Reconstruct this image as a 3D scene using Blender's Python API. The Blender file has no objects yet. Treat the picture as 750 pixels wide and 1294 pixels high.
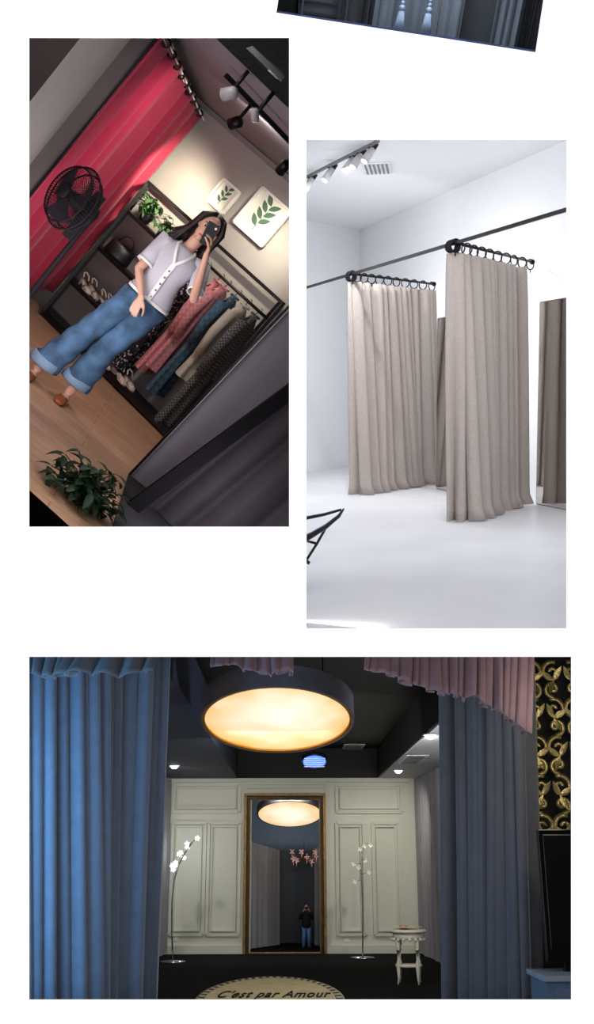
import bpy, bmesh, math, random
from mathutils import Vector, Matrix
F=1300.0; CX=375.0; CY=647.0; D=5.0
CAM=Vector((0,0,3.0))
sc=bpy.context.scene
sc.view_settings.view_transform='Standard'
sc.view_settings.look='None'
V=Vector
def lin(c):
    r=[]
    for x in c[:3]:
        x=x/255.0
        r.append(x/12.92 if x<=0.04045 else ((x+0.055)/1.055)**2.4)
    return (r[0],r[1],r[2],1)
# ------------------------------------------------------------ materials
MATS={}
def M(name,col,rough=.6,metal=0,var=.12,ns=6,bump=.08,bs=60,emit=0,ecol=None,col2=None,kind=None,scale=10,spec=.4,sheen=0):
    if name in MATS: return MATS[name]
    m=bpy.data.materials.new(name); m.use_nodes=True
    nt=m.node_tree; N=nt.nodes; L=nt.links
    b=N['Principled BSDF']
    b.inputs['Roughness'].default_value=rough; b.inputs['Metallic'].default_value=metal
    b.inputs['Specular IOR Level'].default_value=spec
    if sheen: b.inputs['Sheen Weight'].default_value=sheen
    tc=N.new('ShaderNodeTexCoord')
    c=lin(col)
    nz=N.new('ShaderNodeTexNoise'); nz.inputs['Scale'].default_value=ns; nz.inputs['Detail'].default_value=3
    L.new(tc.outputs['Object'],nz.inputs['Vector'])
    rp=N.new('ShaderNodeValToRGB')
    rp.color_ramp.elements[0].position=.3; rp.color_ramp.elements[1].position=.7
    d=tuple(x*(1-var) for x in c[:3])+(1,); u=tuple(min(1,x*(1+var)) for x in c[:3])+(1,)
    rp.color_ramp.elements[0].color=d; rp.color_ramp.elements[1].color=u
    L.new(nz.outputs['Fac'],rp.inputs['Fac'])
    out=rp.outputs['Color']
    if kind:
        c2=lin(col2)
        fac=None
        if kind=='check':
            w=N.new('ShaderNodeTexChecker'); w.inputs['Scale'].default_value=scale
            L.new(tc.outputs['Object'],w.inputs['Vector']); fac=w.outputs['Fac']; lo,hi=.4,.6
        elif kind=='spots':
            w=N.new('ShaderNodeTexVoronoi'); w.inputs['Scale'].default_value=scale
            L.new(tc.outputs['Object'],w.inputs['Vector']); fac=w.outputs['Distance']; lo,hi=.38,.30
        elif kind=='glow':
            ln=N.new('ShaderNodeVectorMath'); ln.operation='LENGTH'; L.new(tc.outputs['Object'],ln.inputs[0])
            n3=N.new('ShaderNodeTexNoise'); n3.inputs['Scale'].default_value=3.5; n3.inputs['Detail'].default_value=1
            L.new(tc.outputs['Object'],n3.inputs['Vector'])
            ma=N.new('ShaderNodeMath'); ma.operation='MULTIPLY_ADD'; ma.inputs[1].default_value=.42
            L.new(n3.outputs['Fac'],ma.inputs[0]); L.new(ln.outputs['Value'],ma.inputs[2])
            fac=ma.outputs[0]; lo,hi=.42*scale,.98*scale
        elif kind=='plank':
            mp=N.new('ShaderNodeMapping'); L.new(tc.outputs['Object'],mp.inputs['Vector'])
            w=N.new('ShaderNodeTexBrick'); w.inputs['Scale'].default_value=scale
            w.inputs['Mortar Size'].default_value=.006; w.inputs['Brick Width'].default_value=1.6; w.inputs['Row Height'].default_value=.2
            w.inputs['Color1'].default_value=(0,0,0,1); w.inputs['Color2'].default_value=(.25,.25,.25,1); w.inputs['Mortar'].default_value=(.8,.8,.8,1)
            L.new(mp.outputs['Vector'],w.inputs['Vector']); fac=w.outputs['Color']; lo,hi=0,1
        mr=N.new('ShaderNodeMapRange'); mr.inputs['From Min'].default_value=lo; mr.inputs['From Max'].default_value=hi
        L.new(fac,mr.inputs['Value'])
        mx=N.new('ShaderNodeMix'); mx.data_type='RGBA'
        L.new(mr.outputs['Result'],mx.inputs['Factor']); L.new(out,mx.inputs['A']); mx.inputs['B'].default_value=c2
        out=mx.outputs['Result']
    L.new(out,b.inputs['Base Color'])
    if bump:
        n2=N.new('ShaderNodeTexNoise'); n2.inputs['Scale'].default_value=bs; n2.inputs['Detail'].default_value=4
        L.new(tc.outputs['Object'],n2.inputs['Vector'])
        bp=N.new('ShaderNodeBump'); bp.inputs['Strength'].default_value=bump; bp.inputs['Distance'].default_value=.02
        L.new(n2.outputs['Fac'],bp.inputs['Height']); L.new(bp.outputs['Normal'],b.inputs['Normal'])
    if emit:
        if kind=='glow': L.new(out,b.inputs['Emission Color'])
        else: b.inputs['Emission Color'].default_value=lin(ecol or col)
        b.inputs['Emission Strength'].default_value=emit
    MATS[name]=m
    return m
# ------------------------------------------------------------ rooms
class Room:
    def __init__(s,px,py,up=(0,0,1),clips=()):
        y=V((px-CX,F,-(py-CY))).normalized(); x=y.cross(V(up)).normalized(); z=x.cross(y)
        s.R=Matrix((x,y,z)).transposed()
        s.M=Matrix.Translation(CAM)@s.R.to_4x4()
        s.clips=clips
    def pt(s,px,py,x=None,y=None,z=None,plane=None):
        d=s.R.transposed()@V((px-CX,F,-(py-CY)))
        if y is not None: return d*(y/d.y)
        if z is not None: return d*(z/d.z)
        if x is not None: return d*(x/d.x)
        p0,n=plane
        return d*(p0.dot(n)/d.dot(n))
K=165.0/F
C_left=(CAM,V((-1,0,0)),.012); C_right=(CAM,V((1,0,0)),.012)
C_up=(CAM,V((0,K,1)).normalized(),.012); C_dn=(CAM,V((0,-K,-1)).normalized(),.012)
C_page=(CAM,V((0,1,0)),D+.02)
R1=Room(257.6,289.6,up=(.643,0,.766),clips=(C_left,C_up,C_page))
R2=Room(551,486,clips=(C_right,C_up,C_page))
R3=Room(365,1085,clips=(C_dn,C_page))
R0=Room(517,20,up=(.151,0,.988),clips=(C_page,))
RW=Room(CX,CY); RW.M=Matrix.Identity(4); RW.clips=()
class MB:
    def __init__(s): s.v=[];s.f=[];s.fm=[];s.fs=[];s.m=[]
    def mi(s,m):
        if m not in s.m: s.m.append(m)
        return s.m.index(m)
    def add(s,vs,fs,m,sm=True):
        o=len(s.v); s.v+=[V(v) for v in vs]; k=s.mi(m)
        for f in fs: s.f.append([i+o for i in f]); s.fm.append(k); s.fs.append(sm)
    def quad(s,a,b,c,d,m): s.add([a,b,c,d],[(0,1,2,3)],m,False)
    def box(s,c,size,m,rot=None):
        hx,hy,hz=[q/2 for q in size]; c=V(c)
        vs=[V((x,y,z)) for x in(-hx,hx) for y in(-hy,hy) for z in(-hz,hz)]
        if rot is not None: vs=[rot@v for v in vs]
        vs=[v+c for v in vs]
        s.add(vs,[(0,1,3,2),(4,6,7,5),(0,4,5,1),(2,3,7,6),(0,2,6,4),(1,5,7,3)],m,False)
    def bar(s,a,b,w,h,m,ref=(0,0,1)):
        a=V(a);b=V(b);t=(b-a).normalized();r=V(ref)
        n1=(r-t*r.dot(t))
        if n1.length<1e-4: n1=t.orthogonal()
        n1.normalize();n2=t.cross(n1)
        vs=[p+n2*(i*w/2)+n1*(j*h/2) for p in(a,b) for i,j in((-1,-1),(1,-1),(1,1),(-1,1))]
        s.add(vs,[(3,2,1,0),(4,5,6,7),(0,1,5,4),(1,2,6,5),(2,3,7,6),(3,0,4,7)],m,False)
    def tube(s,pts,rad,m,seg=10,ref=None,caps=True,sm=True):
        pts=[V(p) for p in pts]; n=len(pts)
        if not isinstance(rad,(list,tuple)) : rad=[rad]*n
        elif len(rad)!=n: rad=[rad]*n
        T=[]
        for i in range(n):
            a=pts[max(0,i-1)];b=pts[min(n-1,i+1)]; T.append((b-a).normalized())
        r=V(ref) if ref is not None else T[0].orthogonal()
        vs=[];n1=r
        for i in range(n):
            t=T[i]; n1=n1-t*n1.dot(t)
            if n1.length<1e-5:n1=t.orthogonal()
            n1.normalize(); n2=t.cross(n1)
            q=rad[i]; a,b=(q,q) if not isinstance(q,(tuple,list)) else q
            for k in range(seg):
                an=2*math.pi*k/seg
                vs.append(pts[i]+n1*(a*math.cos(an))+n2*(b*math.sin(an)))
        fs=[]
        for i in range(n-1):
            for k in range(seg):
                k2=(k+1)%seg
                fs.append((i*seg+k,i*seg+k2,(i+1)*seg+k2,(i+1)*seg+k))
        if caps:
            fs.append(tuple(range(seg))[::-1]); fs.append(tuple((n-1)*seg+k for k in range(seg)))
        s.add(vs,fs,m,sm)
    def cyl(s,a,b,r,m,seg=16,r2=None): s.tube([a,b],[r,r if r2 is None else r2],m,seg,sm=False)
    def ell(s,c,r,m,seg=14,rings=9,rot=None):
        c=V(c); r=(r,r,r) if not isinstance(r,(tuple,list)) else r
        vs=[V((0,0,r[2]))]
        for i in range(1,rings):
            th=math.pi*i/rings
            for k in range(seg):
                ph=2*math.pi*k/seg
                vs.append(V((r[0]*math.sin(th)*math.cos(ph),r[1]*math.sin(th)*math.sin(ph),r[2]*math.cos(th))))
        vs.append(V((0,0,-r[2])))
        if rot is not None: vs=[rot@v for v in vs]
        vs=[v+c for v in vs]
        fs=[(0,1+k,1+(k+1)%seg) for k in range(seg)]
        for i in range(rings-2):
            for k in range(seg):
                a=1+i*seg+k;b=1+i*seg+(k+1)%seg
                fs.append((a,a+seg,b+seg,b))
        l=len(vs)-1;o=1+(rings-2)*seg
        fs+=[(l,o+(k+1)%seg,o+k) for k in range(seg)]
        s.add(vs,fs,m)
    def grid(s,fn,nu,nv,m,sm=True):
        vs=[fn(i/nu,j/nv) for j in range(nv+1) for i in range(nu+1)]
        fs=[(j*(nu+1)+i,j*(nu+1)+i+1,(j+1)*(nu+1)+i+1,(j+1)*(nu+1)+i) for j in range(nv) for i in range(nu)]
        s.add(vs,fs,m,sm)
    def poly(s,pts,th,m,n):
        pts=[V(p) for p in pts]; n=V(n)*th; k=len(pts)
        vs=pts+[p+n for p in pts]
        fs=[tuple(range(k)),tuple(range(2*k-1,k-1,-1))]+[(i,i+k,(i+1)%k+k,(i+1)%k) for i in range(k)]
        s.add(vs,fs,m,False)
    def leaf(s,p,d,l,w,m,up=(0,0,1),droop=.3):
        p=V(p);d=V(d).normalized();u=V(up);sd=d.cross(u)
        if sd.length<1e-3: sd=d.orthogonal()
        sd.normalize();nn=sd.cross(d)
        prof=[(0,.05),(.2,.75),(.45,1),(.7,.75),(.9,.3),(1,.02)]
        vs=[];
        for t,q in prof:
            c=p+d*(l*t)-nn*(droop*l*t*t)
            vs+= [c-sd*(w*q/2)+nn*w*.12*q, c, c+sd*(w*q/2)+nn*w*.12*q]
        fs=[]
        for i in range(len(prof)-1):
            a=i*3
            fs+=[(a,a+1,a+4,a+3),(a+1,a+2,a+5,a+4)]
        s.add(vs,fs,m)
    def finish(s,name,room,parent=None,mods=None,clip=True,solid=0,bevel=0):
        me=bpy.data.meshes.new(name)
        me.from_pydata([tuple(v) for v in s.v],[],s.f)
        for m in s.m: me.materials.append(m)
        for i,p in enumerate(me.polygons): p.material_index=s.fm[i]; p.use_smooth=s.fs[i]
        bm=bmesh.new(); bm.from_mesh(me)
        if clip:
            Mi=room.M.inverted()
            for o,n,off in room.clips:
                wo=o+n*off
                lo=Mi@wo; ln=(Mi.to_3x3()@n).normalized()
                bmesh.ops.bisect_plane(bm,geom=bm.verts[:]+bm.edges[:]+bm.faces[:],plane_co=lo,plane_no=ln,clear_inner=True)
        if len(bm.verts)==0: bm.free(); return None
        xs=[v.co for v in bm.verts]
        c=V([(min(v[i] for v in xs)+max(v[i] for v in xs))/2 for i in range(3)])
        bmesh.ops.translate(bm,vec=-c,verts=bm.verts[:])
        bm.to_mesh(me); bm.free()
        ob=bpy.data.objects.new(name,me); sc.collection.objects.link(ob)
        mw=room.M@Matrix.Translation(c)
        if parent is not None:
            ob.parent=parent; ob.matrix_parent_inverse=parent.matrix_world.inverted()
        ob.matrix_world=mw
        if bevel:
            b=ob.modifiers.new('bevel','BEVEL'); b.width=bevel; b.segments=2; b.limit_method='ANGLE'
        if solid:
            b=ob.modifiers.new('thick','SOLIDIFY'); b.thickness=solid
        if mods=='remesh':
            r=ob.modifiers.new('remesh','REMESH'); r.mode='VOXEL'; r.voxel_size=s.vox; r.use_smooth_shade=True
            q=ob.modifiers.new('sm','SMOOTH'); q.iterations=4; q.factor=.5
        return ob
def empty(name,room,loc):
    e=bpy.data.objects.new(name,None); sc.collection.objects.link(e); e.empty_display_size=.1
    e.matrix_world=room.M@Matrix.Translation(V(loc)); return e
def light(room,kind,loc,energy,col=(1,1,1),size=.5,target=None,size2=None,angle=60,blend=.6,name=None):
    l=bpy.data.lights.new(name or kind.lower()+'_light',kind); l.energy=energy; l.color=col
    if kind=='AREA':
        l.size=size
        if size2: l.shape='RECTANGLE'; l.size_y=size2
    else: l.shadow_soft_size=size
    if kind=='SPOT': l.spot_size=math.radians(angle); l.spot_blend=blend
    o=bpy.data.objects.new(l.name,l); sc.collection.objects.link(o)
    loc=V(loc); R=Matrix.Identity(4)
    if target is not None:
        R=(V(target)-loc).to_track_quat('-Z','Y').to_matrix().to_4x4()
    o.matrix_world=room.M@Matrix.Translation(loc)@R
    return o
def lerp_path(P,t):
    L=[0]
    for a,b in zip(P,P[1:]): L.append(L[-1]+(b-a).length)
    x=t*L[-1]
    for i in range(len(P)-1):
        if x<=L[i+1] or i==len(P)-2:
            k=(x-L[i])/max(1e-9,L[i+1]-L[i]); return P[i].lerp(P[i+1],k),(P[i+1]-P[i]).normalized()
def drape(mb,top,bot,folds,a0,a1,m,seed=1,rows=14,per=12,bell=1.0,hem=0.0,irr=.35,pool=0):
    rnd=random.Random(seed)
    top=[V(p) for p in top];bot=[V(p) for p in bot]
    ph=[0]
    for i in range(folds): ph.append(ph[-1]+rnd.uniform(1-irr,1+irr))
    ph=[p/ph[-1] for p in ph]
    pb=[0]
    for i in range(folds): pb.append(pb[-1]+rnd.uniform(1-irr*.8,1+irr*.8)*(ph[i+1]-ph[i]))
    pb=[p/pb[-1] for p in pb]
    am=[rnd.uniform(.6-.25*irr,1.1+.5*irr) for _ in range(folds+1)]
    sk=[rnd.uniform(-.35,.35) for _ in range(folds+1)]
    hh=[rnd.uniform(-1,1) for _ in range(folds+1)]
    n=folds*per
    def fn(u,v):
        k=min(folds-1,int(u*folds)); fr=u*folds-k
        s0=ph[k]+(ph[k+1]-ph[k])*fr; s1=pb[k]+(pb[k+1]-pb[k])*fr
        A=am[k]*(1-fr)+am[k+1]*fr
        p,t1=lerp_path(top,s0); q,t2=lerp_path(bot,s1)
        t=(t1*(1-v)+t2*v)
        nn=V((t.y,-t.x,0))
        if nn.length<1e-6: nn=V((0,-1,0))
        nn.normalize()
        amp=(a0+(a1-a0)*(v**bell))*A
        c=p.lerp(q,v)
        off=math.cos(2*math.pi*fr)*amp
        off+=math.cos(4*math.pi*fr+sk[k]*6)*amp*.18
        side=math.sin(2*math.pi*fr)*amp*(.45+sk[k]*v)
        c=c+nn*off+t.normalized()*side
        if pool: c=c+nn*(pool*max(0,(v-.94)/.06)**2)
        c.z+=hem*v*hh[k]*math.sin(math.pi*fr)
        return c
    mb.grid(fn,n,rows,m)
# ------------------------------------------------------------ camera + world
cam=bpy.data.cameras.new('camera'); co=bpy.data.objects.new('camera',cam); sc.collection.objects.link(co)
co.location=CAM; co.rotation_euler=(math.pi/2,0,0)
cam.sensor_fit='VERTICAL'; cam.sensor_height=24; cam.lens=F/1294*24; cam.clip_end=200
sc.camera=co
w=bpy.data.worlds.new('world'); sc.world=w; w.use_nodes=True
w.node_tree.nodes['Background'].inputs[0].default_value=(1,1,1,1)
w.node_tree.nodes['Background'].inputs[1].default_value=1.12
# ------------------------------------------------------------ front wall with four openings
white_page=M('white_paint',(252,252,252),rough=.9,var=.005,bump=0,spec=0)
b=MB()
def pg(px,py): return V(((px-CX)*D/F,D,CAM.z-(py-CY)*D/F))
def pp_(*P): b.add([pg(*p) for p in P],[tuple(range(len(P)))],white_page,False)
def pr(x0,y0,x1,y1): pp_((x0,y0),(x1,y0),(x1,y1),(x0,y1))
pr(-700,-500,37,1430); pr(740,-500,1450,1430)
pr(37,1263,740,1430); pr(37,794,740,830); pr(721,830,740,1263)
pr(37,665.5,387,794); pr(715,665.5,740,794); pr(365,177,387,665.5); pr(715,177,740,665.5)
pp_((365,18.4),(676,66),(676,177),(365,177)); pp_((676,66),(740,66),(740,177),(676,177)); pp_((676,66),(740,-358),(740,66))
pp_((37,-500),(427,-500),(349,16),(349,48),(37,48)); pp_((349,16),(365,18.4),(365,48),(349,48))
pp_((427,-500),(740,-500),(740,-340),(403,-340))
b.finish('wall_front',RW)
dark=M('dark_backing',(38,36,38),rough=.9,bump=0); offw=M('offwhite_backing',(225,226,230),rough=.9,bump=0)
def shell(name,pts,m):
    b=MB(); b.quad(*[V(p) for p in pts],m); b.finish(name,RW)
xl,xr,zt,zb,yf,yb=-8.2,8.2,9.5,0.0,D+.01,22.0  # added unseen enclosure, keeps world light out of the rooms
shell('light_shield_left',[(xl,yf,zb-8),(xl,yb,zb-8),(xl,yb,zt),(xl,yf,zt)],dark)
shell('light_shield_right',[(xr,yf,zb-8),(xr,yb,zb-8),(xr,yb,zt),(xr,yf,zt)],dark)
shell('light_shield_back',[(xl,yb,zb-8),(xr,yb,zb-8),(xr,yb,zt),(xl,yb,zt)],dark)
shell('wall_front_upper',[(xl,yf,7.3),(xr,yf,7.3),(xr,yf,zt),(xl,yf,zt)],white_page)
shell('light_shield_top',[(xl,yf,zt),(xr,yf,zt),(xr,yb,zt),(xl,yb,zt)],offw)
shell('light_shield_bottom',[(xl,yf,-.02),(xr,yf,-.02),(xr,yb,-8),(xl,yb,-8)],dark)
zp=lambda y,o=0:CAM.z-K*y+o  # added dividers behind the front, stop light passing between rooms
shell('light_divider_room_one',[(-.005,yf,zp(yf)),(-.005,yb,zp(yb)),(-.005,yb,zt),(-.005,yf,zt)],dark)
shell('light_divider_room_two',[(.005,yf,zp(yf)),(.005,yb,zp(yb)),(.005,yb,zt),(.005,yf,zt)],offw)
shell('light_divider_upper',[(xl,yf,zp(yf,.006)),(xr,yf,zp(yf,.006)),(xr,yb,zp(yb,.006)),(xl,yb,zp(yb,.006))],M('divider_grey',(176,177,182),rough=.6,bump=0))
shell('light_divider_lower',[(xl,yf,zp(yf,-.006)),(xr,yf,zp(yf,-.006)),(xr,yb,zp(yb,-.006)),(xl,yb,zp(yb,-.006))],dark)

# ============================================================ ROOM 0 (tilted opening at top)
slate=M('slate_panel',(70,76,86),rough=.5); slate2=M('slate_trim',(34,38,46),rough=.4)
fab0=M('charcoal_satin',(92,102,116),rough=.4,sheen=.3); silv=M('silver_thread',(150,168,196),rough=.35,metal=.3,bs=300,bump=.3)
navy=M('navy_edging',(34,52,110),rough=.5)
b=MB(); P=lambda px,py,y=6.2:R0.pt(px,py,y=y)
ZB=-.16; YB0=6.45; xa0,xb0=-.86,.95
b.box(((xa0+xb0)/2,YB0,ZB+1.1),(xb0-xa0,.04,2.2),slate)
for px in(372,428,455,664):
    q0=P(px,20,YB0-.04); b.box((q0.x,YB0-.04,ZB+.9),(.022,.05,1.8),slate2); b.box((q0.x+.04,YB0-.035,ZB+.9),(.012,.03,1.8),slate)
q0=P(402,18,YB0-.03); b.box((q0.x,YB0-.03,q0.z),(.24,.03,.014),slate2); b.box((q0.x,YB0-.03,q0.z+.06),(.24,.03,.008),slate2)
b.finish('wall_alcove_panelling',R0)
b=MB()
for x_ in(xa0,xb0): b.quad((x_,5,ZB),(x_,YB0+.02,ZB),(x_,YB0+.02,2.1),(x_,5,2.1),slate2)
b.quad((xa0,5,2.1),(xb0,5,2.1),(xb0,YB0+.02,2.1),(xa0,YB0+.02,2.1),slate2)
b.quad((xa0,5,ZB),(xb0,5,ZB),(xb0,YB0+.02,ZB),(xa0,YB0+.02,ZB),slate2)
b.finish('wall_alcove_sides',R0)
b=MB(); wp_=lambda px,py:V(((px-CX)*(D+.02)/F,D+.02,CAM.z-(py-CY)*(D+.02)/F))
b.bar(wp_(349,15),wp_(676,65),.008,.008,navy); b.finish('trim_1',RW)
b=MB()
xA=P(476,20).x; xB=P(582,30).x
drape(b,[(xA,6.2,2.0),(xB,6.2,2.0)],[(xA-.02,6.2,ZB+.01),(xB,6.2,ZB+.01)],7,.03,.035,fab0,5,irr=.5)
xA=P(625,20).x; xB=P(655,30).x
drape(b,[(xA,6.25,2.0),(xB,6.25,2.0)],[(xA,6.25,ZB+.01),(xB,6.25,ZB+.01)],3,.02,.02,fab0,6)
b.finish('charcoal_curtain',R0)
for px,py in((507,14),(541,17)):
    b=MB(); p=P(px,py,6.05)
    b.tube([p+V((0,0,1.5)),p+V((0,0,.03))],.006,silv,8)
    for k in range(12): b.ell(p+V((0,0,.04+.022*k)),(.012,.010,.013),silv,8,5)
    b.ell(p+V((0,0,.015)),.018,silv,10,7)
    b.tube([p+V((0,0,.01)),p+V((0,0,-.015)),p+V((0,0,-.1))],[.011,.015,.024],silv,14)
    for k in range(14):
        a=k*.449; b.tube([p+V((.012*math.cos(a),.012*math.sin(a),0)),p+V((.026*math.cos(a),.026*math.sin(a),-.105))],.0035,silv,5)
    b.finish('curtain_tassel',R0)
light(R0,'AREA',(.1,5.85,.7),8,(.85,.92,1),.3,(0,6.3,0))

# ============================================================ ROOM 2 (white fitting room)
ww=M('white_plaster',(240,241,244),rough=.85,var=.01,bump=0,spec=.1)
wf=M('white_polished_floor',(230,231,235),rough=.35,var=.04,ns=1.5,bump=0,spec=.4)
linen=M('taupe_linen',(172,162,156),rough=.9,var=.05,ns=40,bump=.12,bs=350,sheen=.05,spec=.1)
blk=M('black_iron',(18,18,22),rough=.4,metal=.5,bump=0,var=.02)
zf=-1.3; zc=2.5; zr=1.3
C0=R2.pt(457,587,z=zf); CL=R2.pt(300,606,z=zf); CRp=R2.pt(700,634.4,z=zf); dR=(CRp-C0); CR=C0+dR*1.6
up=lambda p,z:V((p.x,p.y,z))
b=MB(); b.quad(C0,CL,up(CL,zc),up(C0,zc),ww); b.finish('wall_far',R2)
b=MB(); b.quad(C0,CR,up(CR,zc),up(C0,zc),ww); b.finish('wall_side',R2)
b=MB(); b.quad((-6,4,zf),(6,4,zf),(6,20,zf),(-6,20,zf),wf); b.finish('floor',R2)
b=MB(); b.quad((-6,4,zc),(6,4,zc),(6,20,zc),(-6,20,zc),ww); b.finish('ceiling',R2)
P1=R2.pt(445,346,z=zr); P2=R2.pt(575,307,z=zr); dd=(P2-P1)
RL=P1-dd*1.0; RRr=P2+dd*1.15
b=MB(); b.bar(RL,RRr,.024,.03,blk)
Q1=R2.pt(548,359,z=zr);Q2=R2.pt(672,331,z=zr)
b.tube([P1,Q1],.014,blk,8); b.tube([P2,Q2],.014,blk,8)
for q in(Q1,Q2): b.ell(q,.03,blk,10,6)
b.finish('curtain_rod',R2)
def ring_curtain(name,P,Q,seed,flare,e_):
    b=MB(); d=(Q-P).normalized(); rd=dd.normalized(); nrm=V((d.y,-d.x,0))
    a=P-rd*.09; e=P.lerp(Q,e_)
    L=(e-P).length
    top=[a+V((0,0,-.09)),P+V((0,0,-.09))+d*.03,P+d*(L*.35)+V((0,0,-.09)),e+V((0,0,-.09))]
    bot=[up(a,zf+.012)-rd*.0+V((-flare*.2,-flare*.5,0)),up(P,zf+.012)+nrm*flare+d*.06,up(P+d*(L*.45),zf+.012)+nrm*flare*.3,up(e,zf+.012)]
    drape(b,top,bot,13,.05,.09,linen,seed,rows=24,per=16,bell=.6,irr=.75,pool=.05)
    b.finish(name,R2,solid=.006)
    b=MB(); rnd=random.Random(seed); n=11
    for i in range(n):
        t=i/(n-1); t=t**1.25*.97
        c=P.lerp(Q,t)+V((0,0,-.02)); tilt=rnd.uniform(-.5,.5)
        ax=(d*math.cos(tilt+.8)+nrm*math.sin(tilt+.8))
        pts=[c+ax*(.048*math.cos(k*math.pi/8))+V((0,0,-.012+.055*math.sin(k*math.pi/8))) for k in range(17)]
        b.tube(pts,.007,blk,6,caps=False)
        b.tube([c+V((0,0,-.06)),c+V((0,0,-.1))],.006,blk,6)
    for i in range(5):
        c=P-rd*(.0+.025*i); pts=[c+nrm*(.05*math.cos(k*math.pi/8))+V((0,0,-.02+.055*math.sin(k*math.pi/8))) for k in range(17)]
        b.tube(pts,.009,blk,6,caps=False)
    b.finish('curtain_rings',R2)
ring_curtain('linen_curtain',P1,Q1,11,.06,.97)
ring_curtain('linen_curtain',P2,Q2,29,.15,.82)
mirm=M('mirror_glass',(215,212,208),rough=.03,metal=1,bump=0,var=.0)
edge=M('mirror_edge',(120,112,105),rough=.4,bump=0)
wn=V((dR.y,-dR.x,0)).normalized()
if wn.dot(V((-1,-1,0)))<0: wn=-wn
def lean_mirror(pxa,pya,pxb,ptop):
    A=R2.pt(pxa,pya,z=zf+.01); d=dR.normalized()
    Bp=R2.pt(pxb,500,plane=(A,wn)); B=V((Bp.x,Bp.y,zf+.01))
    T=R2.pt(pxa,ptop,plane=(A,wn)); h=T.z
    b=MB(); off=-wn*.015
    a2=up(A,h)+off; b2=up(B,h)+off
    b.quad(A,B,b2,a2,mirm)
    for s,e in((A,B),(B,b2),(b2,a2),(a2,A)): b.bar(s-wn*.012,e-wn*.012,.02,.02,edge)
    b.finish('leaning_mirror',R2)
lean_mirror(551,617,572,403); lean_mirror(677,636,760,383)
b=MB(); whit=M('white_enamel',(235,235,235),rough=.4,bump=0)
T1=R2.pt(375,230,z=zc-.06);T2=R2.pt(478,178,z=zc-.06)
b.bar(T1,T2,.03,.03,M('grey_track',(110,110,114),rough=.5))
glow=M('lamp_lens',(255,250,240),emit=2,bump=0)
TR=[]
spw=M('spot_white_body',(190,190,194),rough=.4,bump=0)
for px,py in((393,222),(420,209),(446,196),(455,190),(468,183)):
    t=(px-375)/103.0; c=T1.lerp(T2,t)
    b.cyl(c,c+V((0,0,-.06)),.012,blk,8)
    d=V((-.5,-.3,-.8)).normalized(); s0=c+V((0,0,-.08))
    b.tube([s0-d*.06,s0+d*.10],[.036,.045],spw,14); b.tube([s0-d*.13,s0-d*.055],.034,blk,12)
    b.tube([s0+d*.09,s0+d*.105],.036,glow,12); TR.append(s0+d*.12)
b.finish('track_spotlights',R2)
b=MB(); vg=M('vent_grille',(120,120,124),rough=.5)
c=R2.pt(476,213,z=zc-.01)
b.box(c,(.34,.6,.01),whit)
for k in range(6): b.box(c+V((-.12+.048*k,0,-.01)),(.02,.5,.012),vg)
b.finish('ceiling_vent',R2)
b=MB(); blkl=M('black_leather',(22,21,24),rough=.35)
pp=lambda px,py:R2.pt(px,py,y=6.6)
q=lambda px,py,dy=0:pp(px,py)+V((0,dy,0))
b.tube([q(434,643),q(428,652),q(412,665),q(394,676),q(370,688)],[(.006,.03),(.012,.05),(.016,.06),(.02,.08),(.03,.1)],blkl,10,ref=(0,0,1))
b.tube([q(431,644),q(410,650),q(385,655),q(366,657)],[.008,.01,.012,.012],blkl,8)
b.tube([q(410,668,.15),q(398,690,.1),q(384,712,.05)],.009,blkl,8)
b.tube([q(372,700),q(384,707),q(391,712)],.012,blkl,8)
b.tube([q(372,690,.3),q(398,690,.1)],.009,blkl,8)
b.finish('lounge_chair',R2)
KL=.60
light(R2,'AREA',(0.6,7.6,2.35),70*KL,(1,.99,.98),3.0,(.6,11.5,-1.3),size2=2.2)  # added soft overhead fill, out of view, no fixture
light(R2,'AREA',(.2,6.6,1.9),90*KL,(.97,.98,1),1.2,(-.6,13,2.5))  # added fill aimed up to brighten the far ceiling
for i in(1,3): light(R2,'SPOT',TR[i],240*KL,(.98,.99,1),.03,TR[i]+V((.5,1.0,-1.6)),angle=165,blend=1)
light(R2,'POINT',R2.pt(505,470,y=13.6),50*KL,(.98,.99,1),.05)  # added point fill behind the first curtain, no lamp there
light(R2,'POINT',R2.pt(610,450,y=11.3),30*KL,(.98,.99,1),.05)  # added point fill behind the second curtain, no lamp there

# ============================================================ ROOM 3 (boudoir)
E=1.5; z3=-E; BW=R3.pt(365,1205,z=z3).y
wm=M('panelled_cream_paint',(218,218,204),rough=.5,var=.02,bump=.02)
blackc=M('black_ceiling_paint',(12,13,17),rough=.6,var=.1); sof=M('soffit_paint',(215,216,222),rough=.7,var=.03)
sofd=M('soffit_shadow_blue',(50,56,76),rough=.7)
carpet=M('black_carpet',(8,8,10),rough=.9,var=.3,ns=40,bump=.3,bs=300,spec=.1)
p3=lambda px,py,y:R3.pt(px,py,y=y)
XL=p3(203,1100,BW).x; XR=p3(519,1100,BW).x
b=MB(); b.quad((-4,5,z3),(4,5,z3),(4,BW,z3),(-4,BW,z3),carpet); b.finish('floor',R3)
mA=p3(318,1010,BW); mB=p3(405,1203,BW)
zt3=p3(365,984,BW).z
b=MB()
def wall_rect(x0,x1,z0,z1): b.quad((x0,BW,z0),(x1,BW,z0),(x1,BW,z1),(x0,BW,z1),wm)
wall_rect(XL-.1,mA.x,z3,zt3+.0); wall_rect(mB.x,XR+.3,z3,zt3); wall_rect(mA.x,mB.x,mA.z,zt3); wall_rect(mA.x,mB.x,z3,mB.z)
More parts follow.
